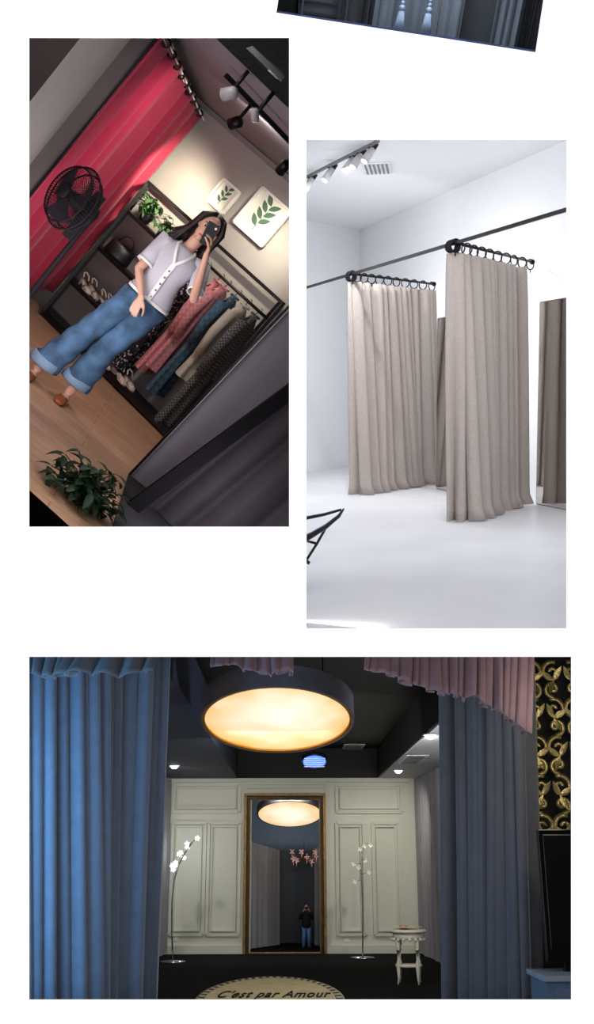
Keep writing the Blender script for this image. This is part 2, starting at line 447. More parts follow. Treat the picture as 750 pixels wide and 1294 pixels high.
b.quad((XL-.1,BW,zt3),(XR+.3,BW,zt3),(XR+.3,BW,2.2),(XL-.1,BW,2.2),blackc)
b.finish('wall_panelled',R3)
b=MB()
def mould(x0,z0,x1,z1):
    (a,c)=(p3(x0,z0,BW),p3(x1,z1,BW)); ax,az,cx_,cz=a.x,a.z,c.x,c.z
    for w_,o,dp in((.05,0,.045),(.02,.06,.06)):
        ax2,cx2,az2,cz2=ax+o,cx_-o,az-o,cz+o
        for s,e in(((ax2,az2),(cx2,az2)),((cx2,az2),(cx2,cz2)),((cx2,cz2),(ax2,cz2)),((ax2,cz2),(ax2,az2))):
            b.bar((s[0],BW-dp/2,s[1]),(e[0],BW-dp/2,e[1]),dp,w_,wm,ref=(0,0,1) if s[1]==e[1] else (1,0,0))
for x0,y0,x1,y1 in((220,992,302,1026),(219,1040,256,1181),(264,1040,301,1181),(425,992,507,1026),(425,1040,462,1181),(470,1040,507,1181),(309,990,412,1000)):
    mould(x0,y0,x1,y1)
b.bar((XL,BW-.04,zt3-.03),(XR,BW-.04,zt3-.03),.08,.07,wm); b.bar((XL,BW-.03,z3+.06),(mA.x-.1,BW-.03,z3+.06),.06,.13,wm); b.bar((mB.x+.1,BW-.03,z3+.06),(XR,BW-.03,z3+.06),.06,.13,wm)
so=p3(222,1185,BW); b.box((so.x,BW-.008,so.z),(.07,.016,.1),whit); so=p3(438,1188,BW); b.box((so.x,BW-.008,so.z),(.08,.016,.05),whit)
b.finish('trim_2',R3)
b=MB()
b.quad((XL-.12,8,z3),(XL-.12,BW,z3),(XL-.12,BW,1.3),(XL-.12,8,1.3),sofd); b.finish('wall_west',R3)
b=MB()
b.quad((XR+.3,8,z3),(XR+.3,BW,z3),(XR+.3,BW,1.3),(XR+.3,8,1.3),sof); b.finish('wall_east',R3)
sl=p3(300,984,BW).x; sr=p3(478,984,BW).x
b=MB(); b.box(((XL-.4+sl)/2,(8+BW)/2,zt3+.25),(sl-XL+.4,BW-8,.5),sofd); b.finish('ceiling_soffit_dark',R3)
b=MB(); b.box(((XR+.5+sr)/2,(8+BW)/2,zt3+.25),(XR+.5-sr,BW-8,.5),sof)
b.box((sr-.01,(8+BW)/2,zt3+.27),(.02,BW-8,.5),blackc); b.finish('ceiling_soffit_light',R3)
b=MB(); b.quad((-4,6,1.85),(4,6,1.85),(4,BW,1.85),(-4,BW,1.85),blackc); b.finish('ceiling_recess',R3)
# disc lamp
lc=p3(350,912,9.0); tilt=Matrix.Rotation(math.radians(-18),3,'X')
b=MB(); felt=M('grey_felt_shade',(112,106,112),rough=.9,bump=.1,bs=200)
rimg=M('brass_rim',(190,140,70),rough=.35,metal=.8,bump=0)
diff=M('lamp_diffuser',(255,250,226),var=0,emit=1.0,bump=0,kind='glow',col2=(236,180,92),scale=1.0,spec=0)
diff2=M('lamp_diffuser_small',(255,250,226),var=0,emit=1.0,bump=0,kind='glow',col2=(236,180,92),scale=.95,spec=0)
rr=.665
def lp(r,a,z): return lc+tilt@V((r*math.cos(a),r*math.sin(a),z))
sg=64
def ringf(r0,z0,r1,z1,m):
    b.add([lp(r0,2*math.pi*k/sg,z0) for k in range(sg)]+[lp(r1,2*math.pi*k/sg,z1) for k in range(sg)],[(k,(k+1)%sg,sg+(k+1)%sg,sg+k) for k in range(sg)],m)
ringf(rr,0,rr,.2,felt);ringf(rr,0,rr-.015,0,felt);ringf(rr-.015,0,rr-.04,.004,rimg);ringf(rr-.04,.004,rr-.04,.03,rimg);ringf(rr,.2,.01,.2,felt);ringf(rr-.035,.02,.005,-.01,diff)
for a in(0,2.1,4.2): b.tube([lp(.4,a,.2),V((lp(.4,a,.2).x,lp(.4,a,.2).y,1.85))],.008,blk,6)
b.finish('drum_ceiling_lamp',R3)
light(R3,'AREA',lc+V((0,.05,-.1)),22,(1,.86,.62),.9,lc+V((0,.6,-2)))
# curtains
velvet=M('blue_grey_velvet',(100,112,132),rough=.75,var=.08,ns=12,bump=.15,bs=180,sheen=.4,spec=.2)
velvet2=M('slate_grey_velvet',(90,91,98),rough=.75,var=.08,ns=12,bump=.15,bs=180,sheen=.3,spec=.2)
b=MB(); y=7.2
drape(b,[p3(10,800,y-.6),p3(100,800,y-.3),p3(206,800,y+.3)],[p3(10,1290,y-.6),p3(100,1290,y-.3),p3(182,1290,y+.3)],14,.08,.09,velvet,3,rows=10,per=18,irr=.5)
b.finish('velvet_curtain',R3,solid=.006)
b=MB()
drape(b,[p3(560,800,y+.3),p3(620,800,y),p3(668,800,y-.2)],[p3(566,1290,y+.3),p3(625,1290,y),p3(682,1290,y-.2)],11,.08,.08,velvet2,8,rows=10,per=16,irr=.5)
b.finish('velvet_curtain',R3,solid=.006)
pinkv=M('dusty_rose_velvet',(122,98,108),rough=.75,var=.08,ns=12,bump=.15,bs=180,sheen=.4,spec=.2)
def ruffle(name,T,Bt,folds,amp,m,seed,y):
    b=MB(); drape(b,[p3(a,c,y) for a,c in T],[p3(a,c,y-.05) for a,c in Bt],folds,amp*.6,amp*1.3,m,seed,rows=8,hem=.03,irr=.45); b.finish(name,R3,solid=.005)
ruffle('curtain_valance',[(20,810),(110,810),(205,810)],[(20,852),(60,856),(110,848),(155,854),(196,850)],9,.05,velvet2,4,6.4)
ruffle('curtain_valance',[(268,812),(372,812)],[(266,846),(300,842),(330,856),(370,848)],7,.055,pinkv,5,6.6)
ruffle('curtain_valance',[(462,812),(530,812),(600,814),(674,815)],[(458,850),(490,854),(525,868),(560,878),(600,882),(640,908),(670,928)],19,.05,pinkv,6,6.5)
greyc=M('grey_sheer_curtain',(140,138,142),rough=.8,var=.05,bump=.1,bs=120)
b=MB(); XS=XR+.12
ya,yb_=R3.pt(557,1000,x=XS+.15).y,BW-.15
drape(b,[(XS+.15,ya-1.5,zt3-.02),(XS-.0,yb_,zt3-.02)],[(XS+.15,ya-1.5,z3+.03),(XS-.0,yb_,z3+.03)],20,.07,.09,greyc,9,rows=8,per=8)
b.finish('sheer_curtain',R3)
b=MB()
drape(b,[(XL-.0,BW-5,zt3-.02),(XL+.08,BW-.15,zt3-.02)],[(XL-.0,BW-5,z3+.03),(XL+.08,BW-.15,z3+.03)],16,.05,.07,greyc,12,rows=8,per=8)
b.finish('sheer_curtain',R3)
gold=M('antique_gold',(150,120,70),rough=.35,metal=.8,var=.3,ns=20,bump=.4,bs=90)
brz=M('dark_bronze',(60,48,36),rough=.4,metal=.6,var=.3,bump=.3)
fA=p3(309,1003,BW);fB=p3(413,1212,BW)
b=MB()
def frame(ax,az,bx,bz,yy,w_,dp,m):
    b.bar((ax,yy,az-w_/2),(bx,yy,az-w_/2),dp,w_,m); b.bar((ax,yy,bz+w_/2),(bx,yy,bz+w_/2),dp,w_,m)
    b.bar((ax+w_/2,yy,az-w_),(ax+w_/2,yy,bz+w_),dp,w_,m,ref=(1,0,0)); b.bar((bx-w_/2,yy,az-w_),(bx-w_/2,yy,bz+w_),dp,w_,m,ref=(1,0,0))
frame(fA.x,fA.z,fB.x,fB.z,BW-.04,.045,.1,gold); frame(fA.x+.045,fA.z-.045,fB.x-.045,fB.z+.045,BW-.03,.05,.07,brz); frame(fA.x+.09,fA.z-.09,fB.x-.09,fB.z+.09,BW-.02,.02,.06,gold)
b.finish('standing_mirror_frame',R3,bevel=.006)  # frame only, no glass; its reflection is built behind
teal=M('dark_teal_paint',(52,66,78),rough=.5)
ax,bx,az,bz=mA.x-.35,mB.x+.35,mA.z+.35,z3
YB=BW+2.3  # alcove and contents modelled in place of the mirror reflection
b=MB()
b.quad((ax,YB,bz),(bx,YB,bz),(bx,YB,az),(ax,YB,az),teal);b.quad((ax,BW+.01,bz),(ax,YB,bz),(ax,YB,az),(ax,BW+.01,az),teal)
b.quad((bx,BW+.01,bz),(bx,YB,bz),(bx,YB,az),(bx,BW+.01,az),teal);b.quad((ax,BW+.01,az),(bx,BW+.01,az),(bx,YB,az),(ax,YB,az),blackc);b.quad((ax,BW+.01,bz),(bx,BW+.01,bz),(bx,YB,bz),(ax,YB,bz),carpet)
pA=p3(352,1075,YB-.03);pB=p3(402,1100,YB-.03)
b.box(((pA.x+pB.x)/2,YB-.04,(pA.z+z3)/2),(pB.x-pA.x,.03,pA.z-z3),M('navy_door',(30,40,54),rough=.4))
b.finish('wall_reflection_alcove',R3)
def mc(a,c,nf):
    b=MB(); T0=p3(a[0],a[1],BW+a[2]);T1_=p3(c[0],c[1],BW+c[2])
    drape(b,[T0,T1_],[V((T0.x,T0.y,z3+.02)),V((T1_.x,T1_.y,z3+.02))],nf,.04,.045,greyc,13,rows=8); b.finish('sheer_curtain',R3)
mc((312,1062,.6),(350,1074,1.6),7); mc((400,1072,1.5),(412,1062,.7),4)
lc=p3(366,1029,BW+.8); b=MB()
tilt=Matrix.Rotation(math.radians(-20),3,'X'); rr=.6
ringf(rr,0,rr,.12,felt);ringf(rr,0,rr-.03,0,felt);ringf(rr,.12,.01,.12,felt);ringf(rr-.03,.0,.005,-.01,diff2)
b.finish('drum_ceiling_lamp',R3)  # second lamp body standing in for the lamp's reflection
cg=M('chandelier_crystal',(215,165,165),rough=.2,emit=.3,bump=0)
b=MB(); c=p3(384,1084,BW+1.2)
b.tube([c+V((0,0,.02)),c+V((0,0,.3))],.006,brz,6)
for k in range(14):
    a=k*.449; e=c+V((.22*math.cos(a),.16*math.sin(a),.02+.09*math.sin(k*2)))
    b.tube([c,c+V((.1*math.cos(a),.06*math.sin(a),-.06)),e],.007,gold,5)
    for j in range(4): b.leaf(e,V((math.cos(j*1.6+k),-.2,math.sin(j*1.6+k))),.06,.02,cg,up=(0,1,0))
    b.tube([e,e+V((0,0,-.1))],.004,cg,5)
b.finish('crystal_chandelier',R3)
dl=M('downlight_lens',(235,240,255),emit=6,bump=0); bl=M('blue_lens',(60,110,255),emit=2.2,bump=0)
for i,(px,py,zz) in enumerate(((220,967,zt3),(503,973,zt3),(543,928,zt3),(442,955,1.85))):
    b=MB(); c=R3.pt(px,py,z=zz-.005)
    b.cyl(c+V((0,0,.0)),c+V((0,0,-.012)),.085,whit,20); b.tube([c+V((0,0,-.012)),c+V((0,0,-.02)),c+V((0,0,-.05))],[.062,.062,.03],dl,20)
    b.finish('recessed_downlight',R3)
    light(R3,'SPOT',c+V((0,-.0,-.08)),70,(1,.95,.84),.05,(c.x*.8,BW,-.6),angle=115,blend=1)
b=MB(); c=R3.pt(397,962,y=15.2); tb=Matrix.Rotation(math.radians(-24),3,'X')
b.tube([c,c+tb@V((0,0,.04))],.19,blk,28); b.tube([c+tb@V((0,0,-.012)),c],.165,bl,28)
for k in range(-2,3): b.bar(c+tb@V((-.15,k*.06,-.02)),c+tb@V((.15,k*.06,-.02)),.012,.012,whit)
b.tube([c+V((0,0,.02)),V((c.x,c.y,1.85))],.01,blk,6)
b.finish('blue_ceiling_light',R3)
for px,py,zz,sx,sy in((446,944,1.84,.36,.9),(521,960,zt3-.005,.3,1.3)):
    b=MB(); c=R3.pt(px,py,z=zz)
    b.box(c,(sx,sy,.012),whit); b.box(c+V((0,0,-.008)),(sx-.08,sy-.25,.01),blk)
    for k in range(6): b.box(c+V((0,-sy*.35+k*sy*.14,-.014)),(sx-.08,.05,.008),vg)
    b.finish('ceiling_vent',R3)
chrome=M('chrome',(190,190,195),rough=.2,metal=1,bump=0,var=.02)
petal=M('led_petal',(255,255,255),emit=1.6,bump=0); petal2=M('frosted_petal',(225,222,205),rough=.3,emit=.12,bump=0)
def flower_lamp(px,py,stem,nfl,pm,spread):
    b=MB(); base=R3.pt(px,py,z=z3); yy=base.y
    b.tube([base,base+V((0,0,.015)),base+V((0,0,.03))],[.19,.19,.03],chrome,28)
    pts=[base+V((0,0,.03))]+[p3(a,c,yy) for a,c in stem]
    b.tube(pts,.011,chrome,8)
    rnd=random.Random(px); tip=[p3(a,c,yy) for a,c in stem]
    for k in range(nfl):
        t=k/(nfl-1); c,_=lerp_path(tip[len(tip)//2-1:],.15+.85*t)
        c2=c+V((rnd.uniform(-spread,spread),rnd.uniform(-.05,.05),rnd.uniform(-.03,.07)))
        b.tube([c,c2],.005,chrome,5)
        for q_ in range(5):
            a=q_*1.257+k; b.leaf(c2,V((math.cos(a),-.3,math.sin(a))),.048,.03,pm,up=(0,1,0),droop=.1)
        b.ell(c2,.01,pm,6,4)
    b.finish('flower_floor_lamp',R3)
flower_lamp(218,1216,[(217,1180),(217,1140),(220,1112),(226,1092),(234,1077),(243,1064)],10,petal,.11)
flower_lamp(458,1211,[(458,1180),(458,1150),(457,1120),(456,1095),(458,1075),(462,1066)],8,petal2,.13)
light(R3,'POINT',p3(236,1075,BW-.7),5,(.9,.95,1),.03)
b=MB(); tw=M('distressed_white_wood',(205,198,182),rough=.5,var=.1,bump=.1)
c=R3.pt(517,1243,z=z3); tf=R3.pt(517,1176,y=c.y); H=tf.z-z3
b.tube([c+V((0,0,H-.02)),c+V((0,0,H)),c+V((0,0,H+.015))],[.225,.24,.225],tw,28)
b.tube([c+V((0,0,H-.10)),c+V((0,0,H-.02))],[.195,.195],tw,28)
for k in range(16):
    a=k*math.pi/8; b.ell(c+V((.2*math.cos(a),.2*math.sin(a),H-.1)),.022,tw,8,6)
b.tube([c+V((0,0,.2)),c+V((0,0,.225))],[.17,.17],tw,24)
for k in range(4):
    a=k*math.pi/2+.6; f=V((math.cos(a),math.sin(a),0))
    b.tube([c+f*.17+V((0,0,H-.1)),c+f*.17+V((0,0,H-.16)),c+f*.17+V((0,0,H-.2)),c+f*.17+V((0,0,H-.23)),c+f*.17+V((0,0,.42)),c+f*.17+V((0,0,.28)),c+f*.17+V((0,0,.24)),c+f*.17+V((0,0,.18)),c+f*.17+V((0,0,.08)),c+f*.185],[.022,.03,.016,.026,.018,.014,.028,.026,.014,.012],tw,10)
b.finish('side_table',R3)
b=MB(); rnd=random.Random(3); lace=M('ivory_lace',(225,215,195),rough=.8); roseg=M('rose_gold_trinket',(190,140,110),rough=.4,metal=.4)
for k in range(20):
    a=rnd.uniform(0,6.28);r_=rnd.uniform(0,.17); q_=c+V((r_*math.cos(a),r_*math.sin(a),H+.035))
    for j in range(5): b.leaf(q_,V((math.cos(j*1.257+k),math.sin(j*1.257+k),.4)),.06,.045,lace,droop=.2)
b.tube([c+V((-.05,0,H+.015)),c+V((-.05,0,H+.06))],[.05,.06],roseg,14)
b.finish('flower_arrangement',R3)
# rug
rf=R3.pt(341,1235,z=z3).y; rc=R3.pt(341,1263,z=z3+0); rx=.5*(R3.pt(435,1263,z=z3).x-R3.pt(247,1263,z=z3).x); ry=rf-rc.y
b=MB()
rugb=M('rug_black',(16,18,26),rough=.95,bump=.3,bs=200); rugc=M('rug_cream',(206,186,140),rough=.95,bump=.3,bs=200); rugn=M('rug_navy',(40,55,85),rough=.95,bump=.3,bs=200)
def disc(sx,sy,z,m,n=72): b.add([rc+V((0,0,z))]+[rc+V((sx*math.cos(2*math.pi*k/n),sy*math.sin(2*math.pi*k/n),z)) for k in range(n)],[(0,1+k,1+(k+1)%n) for k in range(n)],m,False)
b.tube([rc+V((0,0,.002)),rc+V((0,0,.012))],[(rx,ry)]*2,rugc,72,ref=(1,0,0)); disc(rx-.02,ry-.04,.014,rugn)
for k in range(52):
    a0,a1=2*math.pi*k/52,2*math.pi*(k+.5)/52
    f=lambda s,a:rc+V(((rx-s)*math.cos(a),(ry-s*2.2)*math.sin(a),.016))
    b.quad(f(.025,a0),f(.025,a1),f(.09,a1),f(.09,a0),rugc)
disc(rx-.1,ry-.24,.018,rugc); disc(rx-.12,ry-.28,.02,M('rug_camel',(196,178,136),rough=.95,bump=.3,bs=200))
rug=b.finish('oval_rug',R3)
tc=bpy.data.curves.new('lettering','FONT'); tc.body="C'est par Amour"; tc.size=.2; tc.shear=.5; tc.align_x='CENTER'; tc.extrude=.002; tc.offset=.002; tc.space_character=1.1
to=bpy.data.objects.new('rug_lettering',tc); sc.collection.objects.link(to); tc.materials.append(rugb)
tloc=R3.pt(343,1260,z=z3+.026)
to.parent=rug; to.matrix_parent_inverse=rug.matrix_world.inverted()
to.matrix_world=R3.M@Matrix.Translation(tloc)@Matrix.Diagonal((.85,4.2,1,1))
b=MB(); cr=M('ivory_upholstery',(190,186,180),rough=.8)
c=V((p3(168,1200,12.2).x,12.2,z3))
b.tube([c+V((0,0,.12)),c+V((0,0,.42))],[(.26,.26),(.28,.27)],cr,20); b.tube([c+V((.1,.0,.42)),c+V((.2,.02,.55)),c+V((.17,.03,.7)),c+V((.08,.04,.82))],[.07,.06,.06,.05],cr,12)
b.tube([c+V((-.2,.1,.4)),c+V((-.2,.15,.9))],[(.3,.06),(.28,.05)],cr,16,ref=(1,0,0))
for k in range(4):
    a=k*1.57+.78; b.tube([c+V((.2*math.cos(a),.2*math.sin(a),.14)),c+V((.22*math.cos(a),.22*math.sin(a),0))],[.025,.015],gold,8)
b.finish('boudoir_armchair',R3)
# gilded scroll screen
b=MB(); gl=M('gilded_wood',(180,162,108),rough=.35,metal=.7,var=.3,bump=.25)
YS=7.3; g=lambda px,py:p3(px,py,YS)
def spiral(cx_,cz,r,turn,sgn,a0):
    n=26; return [V((cx_+sgn*(r*(1-.85*k/n))*math.cos(a0+turn*k/n),YS,cz+(r*(1-.85*k/n))*math.sin(a0+turn*k/n))) for k in range(n+1)]
x0=g(668,950).x; x1=g(740,950).x; zz0=g(700,1080).z; zz1=g(700,835).z
nz_=5; st=(zz1-zz0)/nz_
for i in range(nz_):
    cz=zz0+st*(i+.5)
    for j,cx_ in enumerate((x0+.06,x0+.2,x0+.34)):
        sg_=1 if (i+j)%2 else -1
        b.tube(spiral(cx_,cz+.05,.078,8.0,sg_,1.2),[(.022-.012*k/26,.014) for k in range(27)],gl,7)
        b.tube(spiral(cx_,cz-.07,.06,7.0,-sg_,-1.6),[(.020-.011*k/26,.014) for k in range(27)],gl,7)
        for d_ in((sg_*.5,0,.9),(-sg_*.8,0,.5),(-sg_*.4,0,-.9)): b.leaf((cx_+.01*sg_,YS-.015,cz-.01),d_,.11,.042,gl,up=(0,1,0))
b.bar((x0-.02,YS,zz0-.05),(x0-.02,YS,zz1+.3),.03,.018,gl,ref=(1,0,0))
b.finish('gilded_scroll_screen',R3)
b=MB(); b.quad((x0-.1,YS+.25,-2.2),(x1+.8,YS+.25,-2.2),(x1+.8,YS+.25,1.6),(x0-.1,YS+.25,1.6),M('black_wall_paint',(10,10,12),rough=.7)); b.finish('wall_niche',R3)
b=MB(); glossb=M('gloss_black_plastic',(8,8,10),rough=.15,bump=0)
a=p3(679,1048,6.6); c=p3(760,1216,6.6); cc=(a+c)/2
b.box((cc.x,6.63,cc.z),(abs(c.x-a.x),.05,abs(a.z-c.z)),glossb); b.box((cc.x,6.602,cc.z+.02),(abs(c.x-a.x)-.05,.01,abs(a.z-c.z)-.1),M('screen_glass',(4,4,6),rough=.3,bump=0))
b.box((cc.x,6.68,cc.z-.45),(.1,.05,.2),glossb); b.box((cc.x,6.65,cc.z-.52),(.4,.2,.02),glossb)
b.finish('television',R3,bevel=.008)
b=MB(); a=p3(690,1236,6.4)
pbl=M('pale_blue_lacquer',(100,120,145),rough=.4)
b.box((a.x+.35,6.62,a.z-.22),(.7,.4,.4),pbl); b.box((a.x+.35,6.62,a.z-.005),(.74,.44,.03),M('pale_cabinet_top',(150,160,175),rough=.4))
for k in range(2): b.box((a.x+.3,6.41,a.z-.12-.17*k),(.5,.015,.13),pbl); b.ell((a.x+.3,6.395,a.z-.12-.17*k),.012,gold,8,5)
b.finish('low_cabinet',R3,bevel=.006)
light(R3,'AREA',(-1.85,5.75,.1),36,(.24,.6,1),.8,(-1.0,7.3,-.2),size2=1.6)
light(R3,'AREA',(.25,5.5,1.05),3.2,(1,.82,.80),.5,(.9,7,.7))
light(R3,'AREA',(.75,5.5,-1.0),3,(.4,.65,1),.5,(1.1,7.4,0))  # small added blue fill for the right curtain's edge
light(R3,'AREA',(1.75,5.9,.9),5.5,(1,.92,.75),.4,(1.85,7.3,.6))  # added fill to brighten the gilded screen
light(R3,'AREA',(0,12,1.1),42,(1,.97,.88),1.5,(0,BW,-.6))
light(R3,'POINT',(XR-.1,10.2,.3),60,(.9,.94,1),.03)  # added fill hidden by the right curtain, brightens the pale soffit
light(R3,'POINT',(XL+.15,10.2,.3),12,(.7,.8,1),.03)  # dim added fill hidden by the left curtain

# ============================================================ FIGURE helper
skin=M('skin',(210,164,142),rough=.5,var=.04,bump=.02,bs=100)
def hand(mb,wr,d,n,t,s,curl,m):
    wr=V(wr);d=V(d).normalized();n=V(n);n=(n-d*n.dot(d)).normalized();t=V(t);t=(t-d*t.dot(d)-n*t.dot(n)).normalized()
    mb.tube([wr-d*.01*s,wr+d*.02*s,wr+d*.055*s,wr+d*.088*s],[(.024*s,.018*s),(.03*s,.016*s),(.038*s,.015*s),(.037*s,.012*s)],m,12,ref=t)
    for i,L in enumerate((.07,.078,.072,.056)):
        p=wr+d*.08*s+t*(.029-.0195*i)*s; ang=0;pts=[p]
        for k in range(3):
            ang+=curl; pts.append(pts[-1]+(d*math.cos(ang)+n*math.sin(ang))*(L*s*(.42,.32,.26)[k]))
        mb.tube(pts,[.0092*s,.0088*s,.008*s,.006*s],m,8)
    p=wr+d*.025*s+t*.026*s
    mb.tube([p,p+(t*.6+d*.7+n*.2)*.035*s,p+(t*.6+d*1.1+n*.6)*.05*s,p+(t*.4+d*1.4+n*1.0)*.06*s],[.014*s,.012*s,.010*s,.008*s],m,8)

# woman
FY=7.0; FZ=-1.5
wparent=empty('woman',R1,(0,FY,FZ))
o=V((0,FY,FZ)); J=lambda x,y,z:o+V((x,y,z))
hipL,hipR=J(-.06,0,.9),J(.085,0,.9)
kneeL,kneeR=J(-.15,-.05,.5),J(.02,-.03,.5)
ankL,ankR=J(-.25,-.02,.075),J(.01,.05,.075)
shL,shR=J(-.145,0,1.285),J(.155,0,1.3)
elL,elR=J(-.155,-.06,1.03),J(.235,-.14,1.12)
wrL,wrR=J(-.025,-.17,.91),J(.11,-.27,1.40)
hd=J(.02,-.02,1.52)
b=MB(); b.vox=.0055
b.tube([J(.01,0,.84),J(.01,0,.95),J(.005,0,1.08),J(0,0,1.2),J(0,0,1.29),J(0,0,1.335)],[(.12,.08),(.135,.09),(.098,.07),(.12,.08),(.13,.07),(.055,.05)],skin,18,ref=(1,0,0))
b.tube([J(0,.01,1.3),J(0.005,.0,1.36),J(.015,-.01,1.46)],[.052,.045,.046],skin,14)
tl=Matrix.Rotation(.18,3,'Y')@Matrix.Rotation(.15,3,'X')
b.ell(hd+V((0,.01,.02)),(.07,.088,.086),skin,20,14,rot=tl); b.ell(hd+tl@V((0,-.025,-.03)),(.053,.06,.074),skin,18,12,rot=tl); b.ell(hd+tl@V((0,-.06,-.08)),(.02,.022,.018),skin,12,8)
b.tube([hd+tl@V((0,-.084,.02)),hd+tl@V((0,-.10,-.02)),hd+tl@V((0,-.084,-.028))],[.007,.012,.009],skin,8)
for s_ in(-1,1): b.ell(hd+tl@V((s_*.071,.01,-.005)),(.01,.018,.03),skin,10,8)
for S_,E_,W_ in((shL,elL,wrL),(shR,elR,wrR)):
    b.tube([J(0,0,1.29),(S_+J(0,0,1.29))/2,S_,S_.lerp(E_,.5),E_,E_.lerp(W_,.4),W_],[.048,.047,.043,.037,.031,.03,.02],skin,12)
hand(b,wrL,(.15,-.15,-.95),(.3,.9,.1),(.6,-.5,.1),.92,.3,skin)
hand(b,wrR,(-.3,-.15,.9),(-.85,-.1,-.2),(-.3,-.8,.1),.92,.55,skin)
for h_,k_,a_ in((hipL,kneeL,ankL),(hipR,kneeR,ankR)):
    b.tube([h_,h_.lerp(k_,.5),k_,k_.lerp(a_,.3),a_],[.072,.064,.05,.048,.032],skin,14)
    b.tube([a_+V((0,.03,-.03)),a_+V((0,-.03,-.04)),a_+V((-.01,-.1,-.052)),a_+V((-.012,-.15,-.058))],[.028,.034,(.038,.02),(.03,.012)],skin,12,ref=(1,0,0))
b.finish('body',R1,wparent,mods='remesh')
b=MB(); eyem=M('eye_dark',(30,20,18),rough=.2,bump=0); lipm=M('lips',(180,80,80),rough=.4,bump=0); eyew=M('eye_white',(235,230,225),rough=.3,bump=0)
for s_ in(-1,1):
    b.ell(hd+tl@V((s_*.028,-.075,.012)),(.013,.009,.007),eyew,10,6); b.ell(hd+tl@V((s_*.028,-.082,.010)),(.007,.005,.007),eyem,8,6)
    b.tube([hd+tl@V((s_*.014,-.087,.031)),hd+tl@V((s_*.03,-.086,.036)),hd+tl@V((s_*.046,-.074,.03))],.003,eyem,6)
b.ell(hd+tl@V((0,-.083,-.05)),(.019,.008,.007),lipm,10,6)
b.finish('face',R1,wparent)
hairm=M('dark_brown_hair',(38,26,26),rough=.45,var=.4,ns=30,bump=.3,bs=120)
b=MB(); rnd=random.Random(7)
b.ell(hd+V((0,.035,.035)),(.086,.095,.09),hairm,20,12,rot=tl); b.ell(hd+V((-.01,.05,-.05)),(.082,.06,.12),hairm,18,10)
for k in range(90):
    a=rnd.uniform(-.35,math.pi+.35); sx=math.cos(a); sy=math.sin(a)
    p0=hd+tl@V((sx*.04,.02*sy-.005,.112)); p1=hd+tl@V((sx*.092,.03+.07*sy-.02,.04)); p2=hd+V((sx*.1-.005,.03+.07*sy-.015,-.07)); L=rnd.uniform(.14,.25)
    p3_=hd+V((sx*.12-.03+rnd.uniform(-.04,.02),.01+.06*sy,-L))
    b.tube([p0,p1,p2,p3_],[.012,.018,.017,.004],hairm,6)
b.finish('hair',R1,wparent)
bl_=M('pale_grey_knit',(192,190,200),rough=.8,var=.05,bump=.15,bs=200); trimw=M('white_trim',(244,242,244),rough=.7)
b=MB()
b.tube([J(.015,0,.92),J(.015,0,.95),J(.01,0,1.03),J(.005,0,1.1),J(0,-.005,1.2),J(0,0,1.27),J(0,0,1.315),J(0,0,1.335)],[(.158,.108),(.155,.108),(.13,.098),(.122,.092),(.148,.108),(.155,.092),(.11,.075),(.078,.062)],bl_,30,ref=(1,0,0),caps=False)
for S_,E_,W_ in((shL,elL,wrL),(shR,elR,wrR)):
    mid=S_.lerp(E_,.75); b.tube([S_.lerp(J(0,0,1.27),.45),S_,S_.lerp(E_,.4),mid],[(.055,.055),(.058,.056),(.055,.054),(.057,.055)],bl_,18,caps=False)
    b.tube([S_.lerp(E_,.72),S_.lerp(E_,.80)],[.059,.06],trimw,18,caps=False)
b.tube([J(.015,0,.91),J(.015,0,.932)],[(.163,.113),(.163,.113)],trimw,30,ref=(1,0,0),caps=False)
b.bar(J(.0,-.103,1.12),J(.015,-.114,.92),.01,.026,trimw,ref=(1,0,0)); b.bar(J(.0,-.103,1.12),J(0,-.115,1.2),.01,.026,trimw,ref=(1,0,0))
for s_ in(-1,1): b.tube([J(0,-.115,1.2),J(s_*.04,-.102,1.27),J(s_*.066,-.06,1.325),J(s_*.056,.03,1.35)],.011,trimw,8)
for k in range(5): b.ell(J(.002+.004*k,-.118,1.15-.05*k),(.007,.004,.007),gold,8,5)
b.finish('blouse',R1,wparent,solid=.004)
den=M('blue_denim',(66,96,128),rough=.85,var=.45,ns=9,bump=.2,bs=250); denc=M('denim_cuff',(122,148,174),rough=.85,var=.15,bump=.2,bs=250)
b=MB()
b.tube([J(.012,0,.965),J(.012,0,.92),J(.012,.0,.86),J(.012,0,.79)],[(.132,.098),(.142,.104),(.152,.11),(.15,.104)],den,30,ref=(1,0,0))
cfL,cfR=J(-.235,-.03,.13),J(.0,.04,.155)
for h_,k_,c_ in((hipL,kneeL,cfL),(hipR,kneeR,cfR)):
    def fn(u,v,h_=h_,k_=k_,c_=c_):
        p=h_.lerp(k_,v*2) if v<.5 else k_.lerp(c_,(v-.5)*2)
        r=.09-.014*min(1,v*1.8)+.026*max(0,v-.5)*2
        a=u*2*math.pi
        wr_=1+.055*math.sin(v*34+3*math.sin(a))+.05*math.sin(a*3+v*9)
        return p+V((r*math.cos(a)*wr_,r*.98*math.sin(a)*wr_,0))
    b.grid(fn,28,46,den)
    b.tube([c_+V((0,0,.065)),c_+V((0,0,.06)),c_+V((0,0,0)),c_+V((0,0,-.005))],[.094,.108,.112,.104],denc,28,ref=(1,0,0),caps=False)
b.finish('jeans',R1,wparent,solid=.004)
shm=M('tan_leather',(140,76,46),rough=.35); b=MB()
